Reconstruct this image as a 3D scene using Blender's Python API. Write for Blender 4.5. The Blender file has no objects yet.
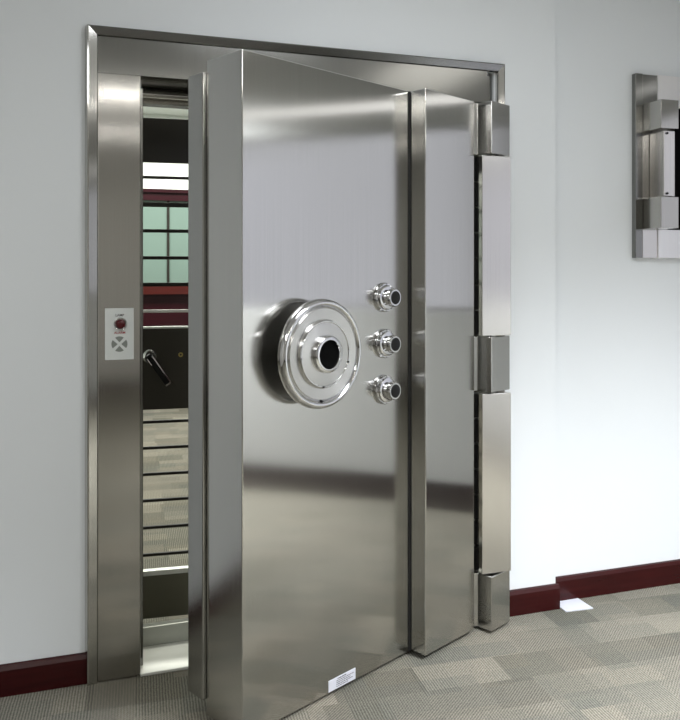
import bpy, bmesh, math, random
from mathutils import Vector, Matrix
R = math.radians
C = bpy.context.scene.collection
sc = bpy.context.scene

# ---------------------------------------------------------------- camera
cam = bpy.data.cameras.new('camera'); camo = bpy.data.objects.new('camera', cam); C.objects.link(camo)
cam.sensor_fit = 'VERTICAL'; cam.sensor_height = 36; cam.sensor_width = 34
cam.lens = 36 * 780 / 720
cam.shift_y = -88 / 720
cam.clip_start = 0.05
camo.location = (-0.0225, -2.727, 1.377)
camo.rotation_euler = (R(90), 0, R(-18.4))
sc.camera = camo
# ---------------------------------------------------------------- world, exposure
w = bpy.data.worlds.new('world'); sc.world = w; w.use_nodes = True
w.node_tree.nodes['Background'].inputs[0].default_value = (.75, .82, 1, 1)
w.node_tree.nodes['Background'].inputs[1].default_value = .5
sc.view_settings.view_transform = 'Standard'; sc.view_settings.look = 'None'
sc.view_settings.gamma = 1; sc.view_settings.use_curve_mapping = False
sc.view_settings.exposure = 0.0
sc.cycles.use_denoising = True
sc.cycles.max_bounces = 12; sc.cycles.glossy_bounces = 8; sc.cycles.sample_clamp_indirect = 6
CEIL = 2.8
# ---------------------------------------------------------------- lamps of the room and added fill
def area(name, loc, sx, sy, power, col=(1, 1, 1), spread=180, rot=(0, 0, 0)):
    l = bpy.data.lights.new(name, 'AREA'); l.shape = 'RECTANGLE'; l.size = sx; l.size_y = sy
    l.energy = power; l.color = col; l.spread = R(spread)
    o = bpy.data.objects.new(name, l); C.objects.link(o); o.location = loc; o.rotation_euler = rot
    return o
COOL = (.93, .96, 1.0); WARM = (1, .97, .91)
area('strip_lamp', (0.2, -3.6, CEIL-.035), 3.6, .04, 20, WARM, 180)
area('strip_lamp', (0.2, -5.3, CEIL-.035), 3.6, .04, 11, WARM, 180)
area('panel_lamp', (2.3, -2.3, CEIL-.035), .6, 1.2, 175, COOL, 114)
area('panel_lamp', (-1.2, -2.8, CEIL-.035), .6, 1.2, 24, COOL, 172)  # added fill that brightens the left wall, no known lamp here
area('panel_lamp', (0.9, -1.3, CEIL-.035), .6, .6, 14, COOL, 180)  # added fill, evens out the upper front wall
area('inner_lamp', (0.9, 1.3, 2.96), 1.8, .5, 60, (1, 1, .9), 160)
area('inner_lamp', (0.9, 4.3, 2.96), 3.4, .6, 150, (1, 1, .93), 170)

# ---------------------------------------------------------------- materials
def nt(name):
    m = bpy.data.materials.new(name); m.use_nodes = True
    return m, m.node_tree.nodes, m.node_tree.links, m.node_tree.nodes['Principled BSDF']
def plain(name, col, rough=.6, metal=0, emit=None, estr=0, spec=.5):
    m, n, l, b = nt(name)
    b.inputs['Base Color'].default_value = (*col, 1); b.inputs['Roughness'].default_value = rough
    b.inputs['Metallic'].default_value = metal; b.inputs['Specular IOR Level'].default_value = spec
    if emit: b.inputs['Emission Color'].default_value = (*emit, 1); b.inputs['Emission Strength'].default_value = estr
    return m
def brushed(name, col, rough=.24, aniso=.85, warp=.25, streak=.05, grain='V', metal=1):
    m, n, l, b = nt(name)
    b.inputs['Metallic'].default_value = metal
    b.inputs['Anisotropic'].default_value = aniso
    tc = n.new('ShaderNodeTexCoord')
    if grain == 'V':
        g = n.new('ShaderNodeNewGeometry'); cr = n.new('ShaderNodeVectorMath'); cr.operation = 'CROSS_PRODUCT'
        l.new(g.outputs['True Normal'], cr.inputs[0]); cr.inputs[1].default_value = (0.001, 0.002, 1)
        l.new(cr.outputs[0], b.inputs['Tangent'])
    elif grain == 'R':   # turned on a lathe: rings round the object's own axis
        vt = n.new('ShaderNodeVectorTransform'); vt.vector_type = 'VECTOR'; vt.convert_from = 'OBJECT'; vt.convert_to = 'WORLD'
        l.new(tc.outputs['Object'], vt.inputs[0]); l.new(vt.outputs[0], b.inputs['Tangent'])
    mp = n.new('ShaderNodeMapping'); mp.inputs['Scale'].default_value = (260, 260, 1.2)
    l.new(tc.outputs['Object'], mp.inputs['Vector'])
    ns = n.new('ShaderNodeTexNoise'); ns.inputs['Scale'].default_value = 1; ns.inputs['Detail'].default_value = 3
    l.new(mp.outputs[0], ns.inputs['Vector'])
    mr = n.new('ShaderNodeMapRange'); mr.inputs['To Min'].default_value = rough - streak; mr.inputs['To Max'].default_value = rough + streak
    l.new(ns.outputs['Fac'], mr.inputs['Value']); l.new(mr.outputs[0], b.inputs['Roughness'])
    cm = n.new('ShaderNodeMix'); cm.data_type = 'RGBA'
    cm.inputs[6].default_value = (*[c*.93 for c in col], 1); cm.inputs[7].default_value = (*[min(1, c*1.06) for c in col], 1)
    l.new(ns.outputs['Fac'], cm.inputs[0]); l.new(cm.outputs[2], b.inputs['Base Color'])
    if warp:
        n2 = n.new('ShaderNodeTexNoise'); n2.inputs['Scale'].default_value = 1.6; n2.inputs['Detail'].default_value = 1
        l.new(tc.outputs['Object'], n2.inputs['Vector'])
        bp = n.new('ShaderNodeBump'); bp.inputs['Strength'].default_value = warp; bp.inputs['Distance'].default_value = .02
        l.new(n2.outputs['Fac'], bp.inputs['Height']); l.new(bp.outputs[0], b.inputs['Normal'])
    return m
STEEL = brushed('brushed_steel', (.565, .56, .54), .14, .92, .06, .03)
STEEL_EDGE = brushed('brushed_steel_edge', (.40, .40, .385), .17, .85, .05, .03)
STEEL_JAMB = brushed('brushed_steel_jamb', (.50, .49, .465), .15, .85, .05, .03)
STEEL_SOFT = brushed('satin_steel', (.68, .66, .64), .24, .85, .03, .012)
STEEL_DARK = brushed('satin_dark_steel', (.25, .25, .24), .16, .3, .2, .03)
TURNED = brushed('turned_steel', (.58, .575, .56), .24, .88, 0, .04, 'R')
CHROME = plain('chrome', (.68, .68, .69), .05, 1)
BLACK = plain('black_void', (.003, .003, .003), .8, spec=.05)
BLACKM = plain('black_paint', (.010, .010, .010), .45, spec=.2)
GUN = plain('dark_bearing_steel', (.03, .03, .03), .35, 1)
GATE = plain('dark_gate_enamel', (.022, .020, .016), .4, spec=.25)
LOCKM = plain('dark_lock_enamel', (.048, .043, .033), .4, spec=.3)
KNUCK = brushed('hinge_steel', (.56, .555, .54), .17, .85, .04, .008)
GATE_OLIVE = plain('olive_gate_enamel', (.13, .125, .09), .5, spec=.3)
GATE_TRIM = plain('pale_gate_steel', (.75, .76, .72), .3, .6)
WHITEP = plain('white_plastic', (.72, .75, .74), .35)
RED = plain('red_button', (.075, .002, .006), .12)
REDINK = plain('red_ink', (.35, .02, .03), .6)
INK = plain('grey_ink', (.08, .08, .08), .6)
PAPER = plain('paper', (.60, .61, .67), .7)
GRILLE = plain('grille_grey', (.22, .24, .22), .6)
RUBBER = plain('rubber', (.01, .01, .01), .7)
BRASS = plain('brass', (.45, .36, .12), .3, 1)
LAMPW = plain('lamp_diffuser', (.8, .8, .8), .4, 0, (1, .97, .9), 2.0)
ALU = plain('aluminium', (.55, .55, .57), .35, 1)
SKYP = plain('daylight_glass', (.03, .03, .035), .2, 0, (.90, .92, 1.0), .73)
FROST = plain('frosted_teal_glass', (.165, .235, .205), .5, spec=.2)
def wallmat(name, col, bump=.04):
    m, n, l, b = nt(name)
    b.inputs['Base Color'].default_value = (*col, 1); b.inputs['Roughness'].default_value = .75; b.inputs['Specular IOR Level'].default_value = .25
    tc = n.new('ShaderNodeTexCoord'); ns = n.new('ShaderNodeTexNoise'); ns.inputs['Scale'].default_value = 160; ns.inputs['Detail'].default_value = 3
    l.new(tc.outputs['Object'], ns.inputs['Vector'])
    bp = n.new('ShaderNodeBump'); bp.inputs['Strength'].default_value = bump; bp.inputs['Distance'].default_value = .002
    l.new(ns.outputs['Fac'], bp.inputs['Height']); l.new(bp.outputs[0], b.inputs['Normal'])
    return m
WALL = wallmat('wall_paint', (.755, .785, .805))
WALLIN = wallmat('inner_wall_paint', (.86, .90, .87))
CEILM = wallmat('ceiling_paint', (.80, .80, .79))
ROOM = wallmat('taupe_room_paint', (.66, .65, .62))
ROOMR = wallmat('grey_window_wall_paint', (.46, .465, .455))
DARKB = plain('dark_skirting', (.03, .02, .02), .4)
def wood(name, col, col2, rough=.25):
    m, n, l, b = nt(name)
    tc = n.new('ShaderNodeTexCoord'); mp = n.new('ShaderNodeMapping'); mp.inputs['Scale'].default_value = (3, 30, 30)
    l.new(tc.outputs['Object'], mp.inputs['Vector'])
    ns = n.new('ShaderNodeTexNoise'); ns.inputs['Scale'].default_value = 1.5; ns.inputs['Detail'].default_value = 4
    l.new(mp.outputs[0], ns.inputs['Vector'])
    mx = n.new('ShaderNodeMix'); mx.data_type = 'RGBA'; mx.inputs[6].default_value = (*col, 1); mx.inputs[7].default_value = (*col2, 1)
    l.new(ns.outputs['Fac'], mx.inputs[0]); l.new(mx.outputs[2], b.inputs['Base Color'])
    b.inputs['Roughness'].default_value = rough; b.inputs['Specular IOR Level'].default_value = .3
    return m
BURG = wood('burgundy_lacquered_wood', (.016, .0015, .002), (.045, .005, .005))
BURG2 = wood('burgundy_panel_wood', (.012, .001, .003), (.034, .003, .007), .3)
def carpet():
    m, n, l, b = nt('carpet_tiles')
    b.inputs['Roughness'].default_value = .95; b.inputs['Specular IOR Level'].default_value = .1
    tc = n.new('ShaderNodeTexCoord')
    def mapping(rot, sx, sy, off=(0, 0, 0)):
        mp = n.new('ShaderNodeMapping'); mp.inputs['Rotation'].default_value = (0, 0, R(rot)); mp.inputs['Scale'].default_value = (sx, sy, 1)
        mp.inputs['Location'].default_value = off
        l.new(tc.outputs['Object'], mp.inputs['Vector']); return mp
    def brick(mp, bw, rh, off=.37, freq=2, a=(0, 0, 0), c=(1, 1, 1)):
        t = n.new('ShaderNodeTexBrick'); t.offset = off; t.offset_frequency = freq; t.squash = .6; t.squash_frequency = 3
        t.inputs['Scale'].default_value = 1; t.inputs['Mortar Size'].default_value = 0
        t.inputs['Brick Width'].default_value = bw; t.inputs['Row Height'].default_value = rh
        t.inputs['Color1'].default_value = (*a, 1); t.inputs['Color2'].default_value = (*c, 1)
        l.new(mp.outputs[0], t.inputs['Vector']); return t
    def mix(kind, fac, a, c):
        x = n.new('ShaderNodeMix'); x.data_type = 'RGBA'; x.blend_type = kind
        for i, v in ((0, fac), (6, a), (7, c)):
            if isinstance(v, (int, float)): x.inputs[i].default_value = v
            elif isinstance(v, tuple): x.inputs[i].default_value = (*v, 1)
            else: l.new(v, x.inputs[i])
        return x.outputs[2]
    b1 = brick(mapping(4, 1.35, 1.35), .41, .21, .43); b2 = brick(mapping(4, 1.3, 1.3, (.13, .07, 0)), .26, .125, .61, 3)
    b3 = brick(mapping(94, 1.3, 1.3, (.21, .31, 0)), .42, .17, .45)
    base = mix('MIX', b1.outputs['Color'], (.108, .103, .082), (.225, .210, .172))
    cool = mix('MIX', b2.outputs['Color'], base, (.098, .104, .093))
    base = mix('MIX', .6, base, cool)
    warm = mix('MIX', b3.outputs['Color'], base, (.225, .198, .162))
    base = mix('MIX', .30, base, warm)
    # ribs: the pile runs one way in some tiles, the other way in the rest
    def ribs(rot, sc_):
        wv = n.new('ShaderNodeTexWave'); wv.wave_type = 'BANDS'; wv.bands_direction = 'X'
        wv.inputs['Scale'].default_value = sc_; wv.inputs['Distortion'].default_value = 1.2; wv.inputs['Detail'].default_value = 1
        l.new(mapping(rot, 1, 1).outputs[0], wv.inputs['Vector']); return wv
    ra, rb = ribs(4, 34), ribs(49, 38)
    rr = mix('MIX', b3.outputs['Color'], ra.outputs['Color'], rb.outputs['Color'])
    ns = n.new('ShaderNodeTexNoise'); ns.inputs['Scale'].default_value = 120; ns.inputs['Detail'].default_value = 4; ns.inputs['Roughness'].default_value = .7
    l.new(tc.outputs['Object'], ns.inputs['Vector'])
    hr = mix('MIX', .66, rr, ns.outputs['Fac'])
    mr = n.new('ShaderNodeMapRange'); mr.inputs['From Min'].default_value = .25; mr.inputs['From Max'].default_value = .75
    mr.inputs['To Min'].default_value = .45; mr.inputs['To Max'].default_value = 1.62
    l.new(hr, mr.inputs['Value'])
    fin = mix('MULTIPLY', 1.0, base, mr.outputs[0])
    l.new(fin, b.inputs['Base Color'])
    bp = n.new('ShaderNodeBump'); bp.inputs['Strength'].default_value = .5; bp.inputs['Distance'].default_value = .004
    l.new(hr, bp.inputs['Height']); l.new(bp.outputs[0], b.inputs['Normal'])
    return m
CARPET = carpet()

# ---------------------------------------------------------------- helpers
def bx(bm, x0, y0, z0, x1, y1, z1):
    v = [bm.verts.new(p) for p in ((x0,y0,z0),(x1,y0,z0),(x1,y1,z0),(x0,y1,z0),(x0,y0,z1),(x1,y0,z1),(x1,y1,z1),(x0,y1,z1))]
    for f in ((3,2,1,0),(4,5,6,7),(0,1,5,4),(1,2,6,5),(2,3,7,6),(3,0,4,7)): bm.faces.new([v[i] for i in f])
def prism(bm, pts, z0, z1):
    a = [bm.verts.new((x, y, z0)) for x, y in pts]; c = [bm.verts.new((x, y, z1)) for x, y in pts]
    bm.faces.new(a[::-1]); bm.faces.new(c); k = len(pts)
    for i in range(k): bm.faces.new([a[i], a[(i+1) % k], c[(i+1) % k], c[i]])
def lathe(bm, prof, seg=64, closed=True):
    """profile of (radius, y) turned about the local Y axis"""
    rings = []
    for r, y in prof:
        if r < 1e-6: rings.append([bm.verts.new((0, y, 0))])
        else: rings.append([bm.verts.new((r*math.cos(2*math.pi*i/seg), y, r*math.sin(2*math.pi*i/seg))) for i in range(seg)])
    pairs = list(zip(rings, rings[1:])) + ([(rings[-1], rings[0])] if closed and len(rings[0]) > 1 and len(rings[-1]) > 1 else [])
    for A, B in pairs:
        for i in range(seg):
            j = (i+1) % seg
            q = [A[i % len(A)], A[j % len(A)], B[j % len(B)], B[i % len(B)]]
            q = [v for k, v in enumerate(q) if v not in q[:k]]
            if len(q) > 2: bm.faces.new(q)
def tube(bm, p0, p1, r, seg=12):
    p0, p1 = Vector(p0), Vector(p1); d = (p1-p0).normalized()
    u = d.orthogonal().normalized(); v = d.cross(u)
    A = [bm.verts.new(p0 + r*(math.cos(t)*u+math.sin(t)*v)) for t in [2*math.pi*i/seg for i in range(seg)]]
    B = [bm.verts.new(x.co + (p1-p0)) for x in A]
    bm.faces.new(A[::-1]); bm.faces.new(B)
    for i in range(seg): bm.faces.new([A[i], A[(i+1) % seg], B[(i+1) % seg], B[i]])
def obj(name, bm, mat, parent=None, loc=None, rot=None, bevel=0, smooth=False, segs=2, label=None):
    bmesh.ops.recalc_face_normals(bm, faces=bm.faces)
    me = bpy.data.meshes.new(name); bm.to_mesh(me); bm.free(); me.materials.append(mat)
    o = bpy.data.objects.new(name, me); C.objects.link(o)
    if parent: o.parent = parent
    if loc: o.location = loc
    if rot: o.rotation_euler = rot
    if smooth:
        me.polygons.foreach_set('use_smooth', [True]*len(me.polygons))
        me.set_sharp_from_angle(angle=R(35))
    if bevel:
        m = o.modifiers.new('bevel', 'BEVEL'); m.width = bevel; m.segments = segs; m.limit_method = 'ANGLE'; m.harden_normals = False
    if label: o['label'] = label
    return o
def box(name, d, mat, parent=None, **k):
    bm = bmesh.new(); bx(bm, *d); return obj(name, bm, mat, parent, **k)
def struct(o): o['kind'] = 'structure'; return o
def thing(name, label, cat, loc=(0,0,0), rz=0, group=None):
    o = bpy.data.objects.new(name, None); C.objects.link(o); o.location = loc; o.rotation_euler = (0, 0, rz)
    o.empty_display_size = .1; o['label'] = label; o['category'] = cat
    if group: o['group'] = group
    return o
def text(name, s, size, mat, parent, loc, rot, ext=.0004):
    cu = bpy.data.curves.new(name, 'FONT'); cu.body = s; cu.size = size; cu.extrude = ext; cu.offset = .0002; cu.align_x = 'CENTER'; cu.align_y = 'CENTER'
    t = bpy.data.objects.new(name, cu); C.objects.link(t)
    bpy.context.view_layer.update()
    me = bpy.data.meshes.new_from_object(t.evaluated_get(bpy.context.evaluated_depsgraph_get()))
    bpy.data.objects.remove(t); me.materials.clear(); me.materials.append(mat)
    o = bpy.data.objects.new(name, me); C.objects.link(o); o.parent = parent; o.location = loc; o.rotation_euler = rot
    return o

# ================================================================ THE SETTING
XL, XR, YB, YF = -2.4, 2.90, -6.6, 6.0
IC = 3.0
struct(box('floor', (XL-.2, YB-.2, -.1, 6, YF+.2, 0), CARPET))
bm = bmesh.new(); bx(bm, XL-.2, YB-.2, CEIL, XR+.2, .12, CEIL+.1); struct(obj('ceiling', bm, CEILM))
bm = bmesh.new(); bx(bm, XL-.2, .30, IC, 6, YF+.2, IC+.1); struct(obj('ceiling_inner', bm, WALLIN))
# front wall around the vault opening, standing a little proud of the bay to its right
bm = bmesh.new()
bx(bm, XL-.2, .03, 0, .03, .30, 3.1); bx(bm, 1.54, .03, 0, 1.826, .30, 3.1); bx(bm, .03, .03, 2.17, 1.54, .30, 3.1)
struct(obj('wall_front', bm, WALL))
bm = bmesh.new(); bx(bm, 1.826, .09, 0, 6, .30, 3.1); struct(obj('wall_bay', bm, WALL))
struct(box('wall_left', (XL-.2, YB, 0, XL, .03, CEIL), ROOM))
struct(box('wall_back', (XL-.2, YB-.2, 0, XR+.2, YB, CEIL), ROOM))
# right wall with its row of windows: low sill, deep header, narrow transom
bm = bmesh.new()
W0y, W1y = -5.2, -.25
zs, zh, zt0, zt1 = 1.14, 2.235, 2.35, 2.43
bx(bm, XR, YB, 0, XR+.2, .12, zs); bx(bm, XR, YB, zt1, XR+.2, .12, CEIL)
bx(bm, XR, YB, zs, XR+.2, W0y, zt1); bx(bm, XR, W1y, zs, XR+.2, .12, zt1); bx(bm, XR, W0y, zh, XR+.2, W1y, zt0)
struct(obj('wall_right', bm, ROOMR))
wn = bpy.data.objects.new('window_1', None); C.objects.link(wn); wn['kind'] = 'structure'
box('pane', (XR+.10, W0y, zs, XR+.11, W1y, zh), SKYP, wn)
SKYT = plain('transom_glass', (.03, .03, .03), .2, 0, (1, .99, .97), 1.5)
box('transom_pane', (XR+.10, W0y, zt0, XR+.11, W1y, zt1), SKYT, wn)
bm = bmesh.new()
for y in (W0y+.02, -3.55, -1.9, W1y-.02): bx(bm, XR+.06, y-.02, zs, XR+.10, y+.02, zh)
bx(bm, XR+.06, W0y, zs, XR+.10, W1y, zs+.03); bx(bm, XR+.06, W0y, zh-.03, XR+.10, W1y, zh)
obj('window_frame', bm, ALU, wn)
# baseboards
def baseboard(name, x0, x1, y, mat=BURG):
    bm = bmesh.new()
    pts = [(0, 0), (.016, 0), (.016, .084), (.009, .097), (0, .1)]
    a = [bm.verts.new((x0, y-d, z)) for d, z in pts]; c = [bm.verts.new((x1, y-d, z)) for d, z in pts]
    bm.faces.new(a); bm.faces.new(c[::-1])
    for i in range(5): bm.faces.new([a[i], a[(i+1) % 5], c[(i+1) % 5], c[i]])
    return struct(obj(name, bm, mat))
baseboard('baseboard_left', XL, -.004, .03)
baseboard('baseboard_front', 1.588, 1.837, .03)
baseboard("baseboard_right", 1.826, XR, .09)
struct(box('baseboard_side', (XR-.016, YB, 0, XR, .073, .16), DARKB))
struct(box('baseboard_back', (XL, YB, 0, XR-.02, YB+.016, .12), BURG))
# strong room behind the door
struct(box('wall_inner_left', (XL-.2, .30, 0, XL, YF, IC), WALLIN))
struct(box('wall_inner_right', (5.8, .30, 0, 6, YF, IC), WALLIN))
GY = 5.5
struct(box('wall_inner_back', (XL-.2, GY, 0, 6, YF, IC), WALLIN))
# wood panelled partition with a frosted window on its far wall
wn = bpy.data.objects.new('window_2', None); C.objects.link(wn); wn['kind'] = 'structure'
bm = bmesh.new()
bx(bm, -.9, GY-.06, 2.11, 2.5, GY-.001, 2.19); bx(bm, -.9, GY-.09, 2.19, 2.5, GY-.001, 2.225)
bx(bm, -.9, GY-.06, .1, -.78, GY-.001, 2.11); bx(bm, 2.38, GY-.06, .1, 2.5, GY-.001, 2.11)
obj('window_frame', bm, BURG2, wn)
box('pane', (-.78, GY-.03, 1.24, 2.38, GY-.02, 2.11), FROST, wn)
bm = bmesh.new()
for k in range(-3, 4):
    x = .835 + k*.50
    bx(bm, x-.012, GY-.045, 1.24, x+.012, GY-.03, 2.11)
obj('mullion', bm, GATE, wn)
BURG3 = wood('reddish_sill_wood', (.045, .007, .006), (.08, .013, .010), .3)
box('window_sill', (-.9, GY-.12, 1.15, 2.5, GY-.001, 1.24), BURG3, wn)
box('wainscot', (-.9, GY-.05, 0, 2.5, GY-.001, 1.15), BURG2, wn)

# ================================================================ CEILING LIGHTS and added fill panels
def ceiling_light(x, y, sx, sy, z, label, group=None):
    t = thing('ceiling_light', label, 'ceiling light', (x, y, z), 0, group)
    bm = bmesh.new(); a, c, k = sx/2+.03, sy/2+.03, .02
    bx(bm, -a, -c, -.03, a, -c+k, 0); bx(bm, -a, c-k, -.03, a, c, 0); bx(bm, -a, -c+k, -.03, -a+k, c-k, 0); bx(bm, a-k, -c+k, -.03, a, c-k, 0)
    obj('housing', bm, ALU, t)
    box('diffuser', (-a+k, -c+k, -.02, a-k, c-k, -.012), LAMPW, t)
    return t
ceiling_light(.2, -3.6, 3.6, .05, CEIL, 'long warm strip light on the ceiling nearer the vault door')
ceiling_light(.2, -5.3, 3.6, .05, CEIL, 'long warm strip light on the ceiling farther from the vault door')
ceiling_light(2.3, -2.3, .6, 1.2, CEIL, 'cool white ceiling panel light near the window wall')
ceiling_light(.9, -1.3, .6, .6, CEIL, 'small square added fill panel on the ceiling right in front of the vault door')  # fixture made up to go with the front fill
ceiling_light(-1.2, -2.8, .6, 1.2, CEIL, 'cool white added fill panel on the ceiling near the left wall')  # fixture made up to go with the left wall fill

# ================================================================ VAULT DOOR FRAME
fr = thing('vault_door_frame', 'polished stainless steel vault door surround fixed to the pale wall', 'door frame')
FX, FW, FH, B, BR = -.009, 1.580, 2.203, .032, .032
def strip(pts4a, pts4b):   # mitred casing length: outline at one end and at the other
    bm = bmesh.new(); a = [bm.verts.new(p) for p in pts4a]; c = [bm.verts.new(p) for p in pts4b]
    bm.faces.new(a); bm.faces.new(c[::-1]); k = len(a)
    for i in range(k): bm.faces.new([a[i], a[(i+1) % k], c[(i+1) % k], c[i]])
    return bm
yi = .010
pl_ = lambda z, zi: [(FX,.03,z),(-.001,.001,z-.002),(.004,0,z-.006),(B-.002,yi-.003,zi+.002),(B,yi,zi),(B,.03,zi)]
pr_ = lambda z, zi: [(FW,.03,z),(FW-.006,.001,z-.002),(FW-.010,0,z-.006),(FW-BR+.002,yi-.003,zi+.002),(FW-BR,yi,zi),(FW-BR,.03,zi)]
zt_ = FH-.032
fl = lambda L: [(x, y, 0) for x, y, z in L]
obj('casing', strip(fl(pl_(0,0)), pl_(FH, zt_)), STEEL, fr)
obj('casing', strip(fl(pr_(0,0)), pr_(FH, zt_)), STEEL, fr)
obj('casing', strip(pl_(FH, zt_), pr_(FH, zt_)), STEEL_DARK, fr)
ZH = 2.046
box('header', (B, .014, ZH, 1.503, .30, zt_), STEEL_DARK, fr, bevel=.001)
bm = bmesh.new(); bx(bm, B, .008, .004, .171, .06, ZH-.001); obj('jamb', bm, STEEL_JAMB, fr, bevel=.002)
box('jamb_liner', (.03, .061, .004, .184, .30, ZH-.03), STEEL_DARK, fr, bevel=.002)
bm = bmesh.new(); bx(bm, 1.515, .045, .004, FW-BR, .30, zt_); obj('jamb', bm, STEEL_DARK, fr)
# soffit rails under the header
bm = bmesh.new(); bx(bm, .19, .24, ZH-.045, 1.51, .30, ZH-.001); obj('soffit_rail', bm, STEEL_SOFT, fr, bevel=.004)
bm = bmesh.new(); tube(bm, (.187, .205, ZH-.019), (1.51, .205, ZH-.019), .016, 16); obj('soffit_tube', bm, STEEL_SOFT, fr, smooth=True)
RISER = plain('sill_riser_steel', (.42, .43, .39), .4, .5)
SILL = plain('worn_sill_steel', (.80, .81, .76), .45, .35)
box('threshold', (.171, .004, 0, 1.513, .20, .010), SILL, fr, bevel=.002)
box('sill_riser', (.184, .201, 0, 1.503, .238, .078), RISER, fr, bevel=.004)
# the tall fixed halves of the hinge, between the knuckles
L0, A = Vector((.425, -.478)), R(26.5)
U, N = Vector((math.cos(A), math.sin(A))), Vector((-math.sin(A), math.cos(A)))
def W(s, t): p = L0 + U*s + N*t; return (p.x, p.y)
plan = [(1.428, -.081), (1.553, -.081), (1.553, -.004), (1.50, -.004), (1.428, -.052)]
for z0, z1 in ((1.133, 1.822), (.225, .912)):
    bm = bmesh.new(); prism(bm, plan, z0, z1); obj('hinge_cover', bm, STEEL_SOFT, fr, bevel=.002)
bm = bmesh.new()
c = [(1.424, -.048), (1.49, -.0475), (1.48, -.006), (1.405, -.006)]
for z0, z1 in ((1.133, 1.822), (.225, .912)):
    k = int((z1-z0)/.09); h = (z1-z0)/k
    for i in range(k): prism(bm, c, z0+i*h+.004, z0+(i+1)*h-.004)
obj('hinge_bearing', bm, BLACKM, fr)

# ================================================================ VAULT DOOR
vd = thing('vault_door', 'thick brushed stainless steel vault door standing ajar in its frame', 'vault door', (L0.x, L0.y, 0), A)
ZT = 2.028
obj_body = box('door_slab', (0, 0, .012, 1.058, .178, ZT), STEEL, vd, bevel=.003, segs=3)
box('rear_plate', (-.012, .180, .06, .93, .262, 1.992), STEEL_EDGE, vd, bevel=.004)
box('hinge_side_panel', (.757, -.073, .018, 1.052, -.001, ZT), STEEL, vd, bevel=.004, segs=3)
box('seam_strip', (.750, -.004, .014, .7565, 0, ZT-.002), RUBBER, vd)
kp = [(1.092, -.1235), (1.217, -.1235), (1.217, -.075), (1.13, -.035), (1.066, -.008), (1.0585, -.008), (1.0585, -.04), (1.092, -.06)]
for z0, z1 in ((1.828, ZT), (.918, 1.129), (.012, .219)):
    bm = bmesh.new(); prism(bm, kp, z0, z1); obj('hinge_knuckle', bm, KNUCK, vd, bevel=.003)
# handwheel
HS, HZ, HP = .258, 1.1245, -.074
hw = bmesh.new()   # turned disc
lathe(hw, [(.040, -.012), (.060, -.012), (.098, -.010), (.103, -.004), (.107, .000), (.140, -.002), (.150, .008), (.150, .030), (.040, .030)], 96)
hw = obj('handwheel', hw, TURNED, vd, loc=(HS, HP, HZ), smooth=True, label='chrome rimmed round handwheel with a black bore')
bm = bmesh.new()
lathe(bm, [(.1575+.0125*math.cos(a), .012+.019*math.sin(a)) for a in [2*math.pi*i/20 for i in range(20)]], 96); obj('rim', bm, CHROME, hw, smooth=True)
bm = bmesh.new()
lathe(bm, [(.1005+.0035*math.cos(a), -.009+.0035*math.sin(a)) for a in [2*math.pi*i/10 for i in range(10)]], 96); obj('ring', bm, CHROME, hw, smooth=True)
bm = bmesh.new()
lathe(bm, [(.042, .0), (.042, -.024), (.045, -.029), (.051, -.029), (.057, -.025), (.058, -.018), (.058, .004), (.042, .004)], 64); obj('hub', bm, CHROME, hw, smooth=True)
bm = bmesh.new(); lathe(bm, [(0, -.020), (.0425, -.020), (.0425, .002), (0, .002)], 48, False); obj('bore', bm, BLACK, hw, smooth=True)
bm = bmesh.new(); lathe(bm, [(.032, .028), (.032, -HP-.001), (.0, -HP-.001), (0, .028)], 48, False); obj('spindle', bm, CHROME, hw, smooth=True)
for r_, a_, y_ in ((.101, -97, -.014), (.101, -18, -.014), (.146, -93, -.004)):
    x, z = r_*math.cos(R(a_)), r_*math.sin(R(a_))
    bm = bmesh.new(); tube(bm, (x, y_, z), (x, .006, z), .0028, 10); obj('set_screw', bm, BLACKM, hw)
# three dials
for z, w_ in ((1.289, 'top combination dial of the three'), (1.129, 'middle combination dial, level with the wheel'), (.969, 'lowest combination dial of the three')):
    bm = bmesh.new()
    lathe(bm, [(.0, 0), (.051, 0), (.051, -.008), (.048, -.013), (.044, -.013), (.042, -.020), (.036, -.023), (.0, -.023)], 48, False)
    d = obj('combination_dial', bm, CHROME, vd, loc=(.617, -.001, z), smooth=True, label=w_)
    bm = bmesh.new()
    lathe(bm, [(0, -.023), (.024, -.023), (.024, -.030), (.031, -.036), (.031, -.048), (.028, -.054), (.023, -.054), (.023, -.048), (0, -.048)], 40, False)
    obj('knob', bm, CHROME, d, smooth=True)
    bm = bmesh.new(); lathe(bm, [(0, -.0485), (.0225, -.0485), (.0225, -.0555), (.019, -.057), (0, -.057)], 32, False)
    obj('knob_cap', bm, BLACKM, d, smooth=True)
    bm = bmesh.new()
    for i in range(12):
        a = 2*math.pi*i/12; tube(bm, (.0465*math.cos(a), -.0125, .0465*math.sin(a)), (.0465*math.cos(a), -.0142, .0465*math.sin(a)), .0012, 6)
    obj('dial_mark', bm, BLACKM, d)
# maker's sticker, low on the door
st = box('sticker', (.350, -.0015, .017, .4745, 0, .053), PAPER, vd, label='small white printed sticker')
bm = bmesh.new()
for i, (a_, b_) in enumerate(((.39, .43), (.385, .465), (.385, .45), (.385, .46), (.385, .44))):
    x = a_
    while x < b_:
        x2 = min(b_, x + random.Random(i*7+int(x*1e4)).uniform(.004, .011)); z = .0465 - i*.006
        bx(bm, x, -.0019, z, x2, -.0015, z+(.0024 if i else .0034)); x = x2 + .0022
obj('print', bm, INK, st)

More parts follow.
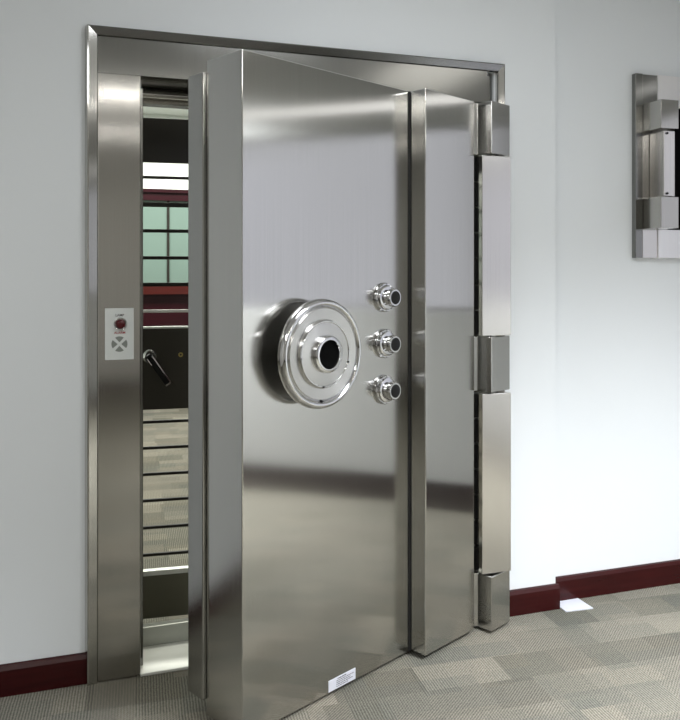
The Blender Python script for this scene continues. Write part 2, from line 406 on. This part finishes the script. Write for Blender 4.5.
# ================================================================ ALARM PANEL on the left jamb
al = thing('alarm_panel', 'white alarm plate with red button and speaker slots on the steel jamb', 'alarm panel', (.102, .0075, 1.081))
box('face_plate', (-.047, -.005, 0, .047, 0, .174), WHITEP, al, bevel=.0015)
bm = bmesh.new(); lathe(bm, [(0, -.0045), (.021, -.0045), (.021, -.009), (.016, -.011), (0, -.011)], 40, False)
bt = obj('push_button', bm, RED, al, loc=(.003, 0, .121), smooth=True)
bm = bmesh.new(); lathe(bm, [(.0165, -.011), (.021, -.012), (.0225, -.009), (.0225, -.0045), (.0165, -.0045)], 40); obj('bezel', bm, CHROME, bt, smooth=True)
# dome of the button
bm = bmesh.new(); lathe(bm, [(0, -.024), (.006, -.0235), (.012, -.021), (.016, -.015), (.016, -.010), (0, -.010)], 32, False); obj('button_dome', bm, RED, bt, smooth=True)
bm = bmesh.new()
for q in range(4):
    a0 = q*90; n_ = 8
    ins, outs = [], []
    for i in range(n_+1):
        a = R(a0 - 33 + 66*i/n_); outs.append((.026*math.cos(a), .026*math.sin(a)))
    a1 = R(a0); ins = [(.006*math.cos(a1), .006*math.sin(a1))]
    pts = ins + outs
    va = [bm.verts.new((x, -.0052, z)) for x, z in pts]; vb = [bm.verts.new((x, -.0045, z)) for x, z in pts]
    bm.faces.new(va); bm.faces.new(vb[::-1])
    for i in range(len(pts)): bm.faces.new([va[i], va[(i+1) % len(pts)], vb[(i+1) % len(pts)], vb[i]])
obj('speaker_grille', bm, GRILLE, al, loc=(0, 0, .053))
text('lettering', 'LAMP', .0115, INK, al, (.001, -.0053, .150), (R(90), 0, 0))
text('lettering', 'ALARM', .0115, REDINK, al, (.001, -.0053, .091), (R(90), 0, 0))

# ================================================================ DAY GATE inside the opening
dg = thing('day_gate', 'inner barred day gate with a dark lock plate seen through the gap', 'gate', (1.46, .272, 0), R(-5.2))
def gx(a): return -a
box('stile', (-1.300, -.015, .03, -1.272, .015, 1.975), GATE, dg)
box('stile', (-.03, -.015, .03, 0, .015, 1.975), GATE, dg)
box('top_panel', (-1.272, -.010, 1.803, -.03, .010, 1.975), GATE, dg, bevel=.002)
box('kick_panel', (-1.272, -.010, .034, -.03, .010, .199), GATE_OLIVE, dg, bevel=.002)
box('rail', (-1.272, -.014, .200, -.03, .012, .220), GATE_TRIM, dg, bevel=.002)
for z, r_ in ((1.745, .0055), (1.639, .0085), (1.537, .0065), (1.432, .0065), (1.328, .0075), (1.2245, .0055), (.794, .0055), (.693, .0055), (.591, .0055), (.489, .0055), (.384, .0055), (.278, .0055)):
    bm = bmesh.new(); bx(bm, -1.272, -r_, z-r_, -.03, r_, z+r_); obj('bar', bm, GATE if z not in (1.2245,) else GATE_TRIM, dg, bevel=.001)
lk = box('lock_plate', (-1.272, -.022, .845, -.80, .012, 1.162), LOCKM, dg, bevel=.003)
box('plate_edge', (-1.272, -.024, 1.158, -.80, .012, 1.165), GATE_TRIM, lk)
bm = bmesh.new(); lathe(bm, [(0, -.022), (.026, -.022), (.026, -.028), (.018, -.036), (.012, -.050), (0, -.050)], 32, False)
lv = obj('handle_rose', bm, CHROME, lk, loc=(-1.232, 0, 1.052), smooth=True)
bm = bmesh.new(); bx(bm, -.008, -.012, -.013, .128, .004, .013)
le = obj('lever_handle', bm, BLACKM, lk, loc=(-1.232, -.052, 1.052), rot=(0, R(56), 0), bevel=.005, segs=3)
bm = bmesh.new(); bx(bm, .0, -.0145, .0085, .128, -.0115, .0125); bx(bm, .122, -.0145, -.012, .128, -.0115, .0125); bx(bm, .0, -.0145, -.0125, .03, -.0115, -.0095)
obj('lever_edge', bm, CHROME, lk, loc=(-1.232, -.052, 1.052), rot=(0, R(56), 0))
bm = bmesh.new(); lathe(bm, [(.004, -.022), (.004, -.025), (.009, -.025), (.009, -.022)], 24); obj('keyhole', bm, BRASS, lk, loc=(-1.115, 0, 1.055), smooth=True)

# ================================================================ SMALL HATCH on the bay wall
hh = thing('emergency_hatch', 'small square stainless steel hatch with stepped hinge blocks on the right wall', 'hatch', (2.252, .115, 1.438))
def hb(x0, y0, z0, x1, y1, z1):
    x0, x1 = x0 + (.022 if x0 > 2.28 else 0), x1 + .022
    return (x0-2.276, y0-.12, z0-1.438, x1-2.276, y1-.12, z1-1.438)
HX1 = 2.86
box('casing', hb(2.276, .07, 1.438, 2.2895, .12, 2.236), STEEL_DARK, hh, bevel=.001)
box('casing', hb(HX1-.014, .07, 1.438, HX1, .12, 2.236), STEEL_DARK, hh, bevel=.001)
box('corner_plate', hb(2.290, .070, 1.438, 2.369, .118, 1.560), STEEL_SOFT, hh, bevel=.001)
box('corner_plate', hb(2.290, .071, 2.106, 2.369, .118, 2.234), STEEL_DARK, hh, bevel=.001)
SHEET = brushed('bright_sheet_steel', (.85, .84, .84), .45, .3, .05)
box('top_rail', hb(2.369, .066, 2.100, HX1-.014, .118, 2.236), SHEET, hh, bevel=.001)
box('bottom_rail', hb(2.369, .066, 1.438, HX1-.014, .118, 1.562), SHEET, hh, bevel=.001)
box('side_rail', hb(2.290, .074, 1.560, 2.425, .118, 2.106), STEEL_JAMB, hh)
box('side_rail', hb(2.78, .074, 1.562, HX1-.014, .118, 2.100), STEEL_JAMB, hh)
box('opening', hb(2.426, .076, 1.562, 2.779, .118, 2.099), BLACK, hh)
box('hinge_knuckle', hb(2.292, -.04, 1.983, 2.384, .073, 2.104), STEEL_JAMB, hh, bevel=.002)
box('hinge_knuckle', hb(2.292, -.04, 1.563, 2.384, .073, 1.695), STEEL_JAMB, hh, bevel=.002)
box('hinge_cover', hb(2.328, -.014, 1.699, 2.388, .073, 1.979), STEEL_SOFT, hh, bevel=.003)
for z in (1.967, 1.711):
    bm = bmesh.new(); tube(bm, (2.367-2.276, -.015-.12, z-1.438), (2.367-2.276, -.019-.12, z-1.438), .005, 10); obj('screw', bm, BLACKM, hh)

# ================================================================ white floor piece in the corner of the bay
bm = bmesh.new()
pts = [(1.842, .0725), (1.965, .0725), (1.966, -.028), (1.842, -.020)]
prism(bm, pts, .0, .004)
o = obj('paper_sheet', bm, PAPER); o['label'] = 'white flat sheet lying on the carpet at the wall corner'; o['category'] = 'paper'
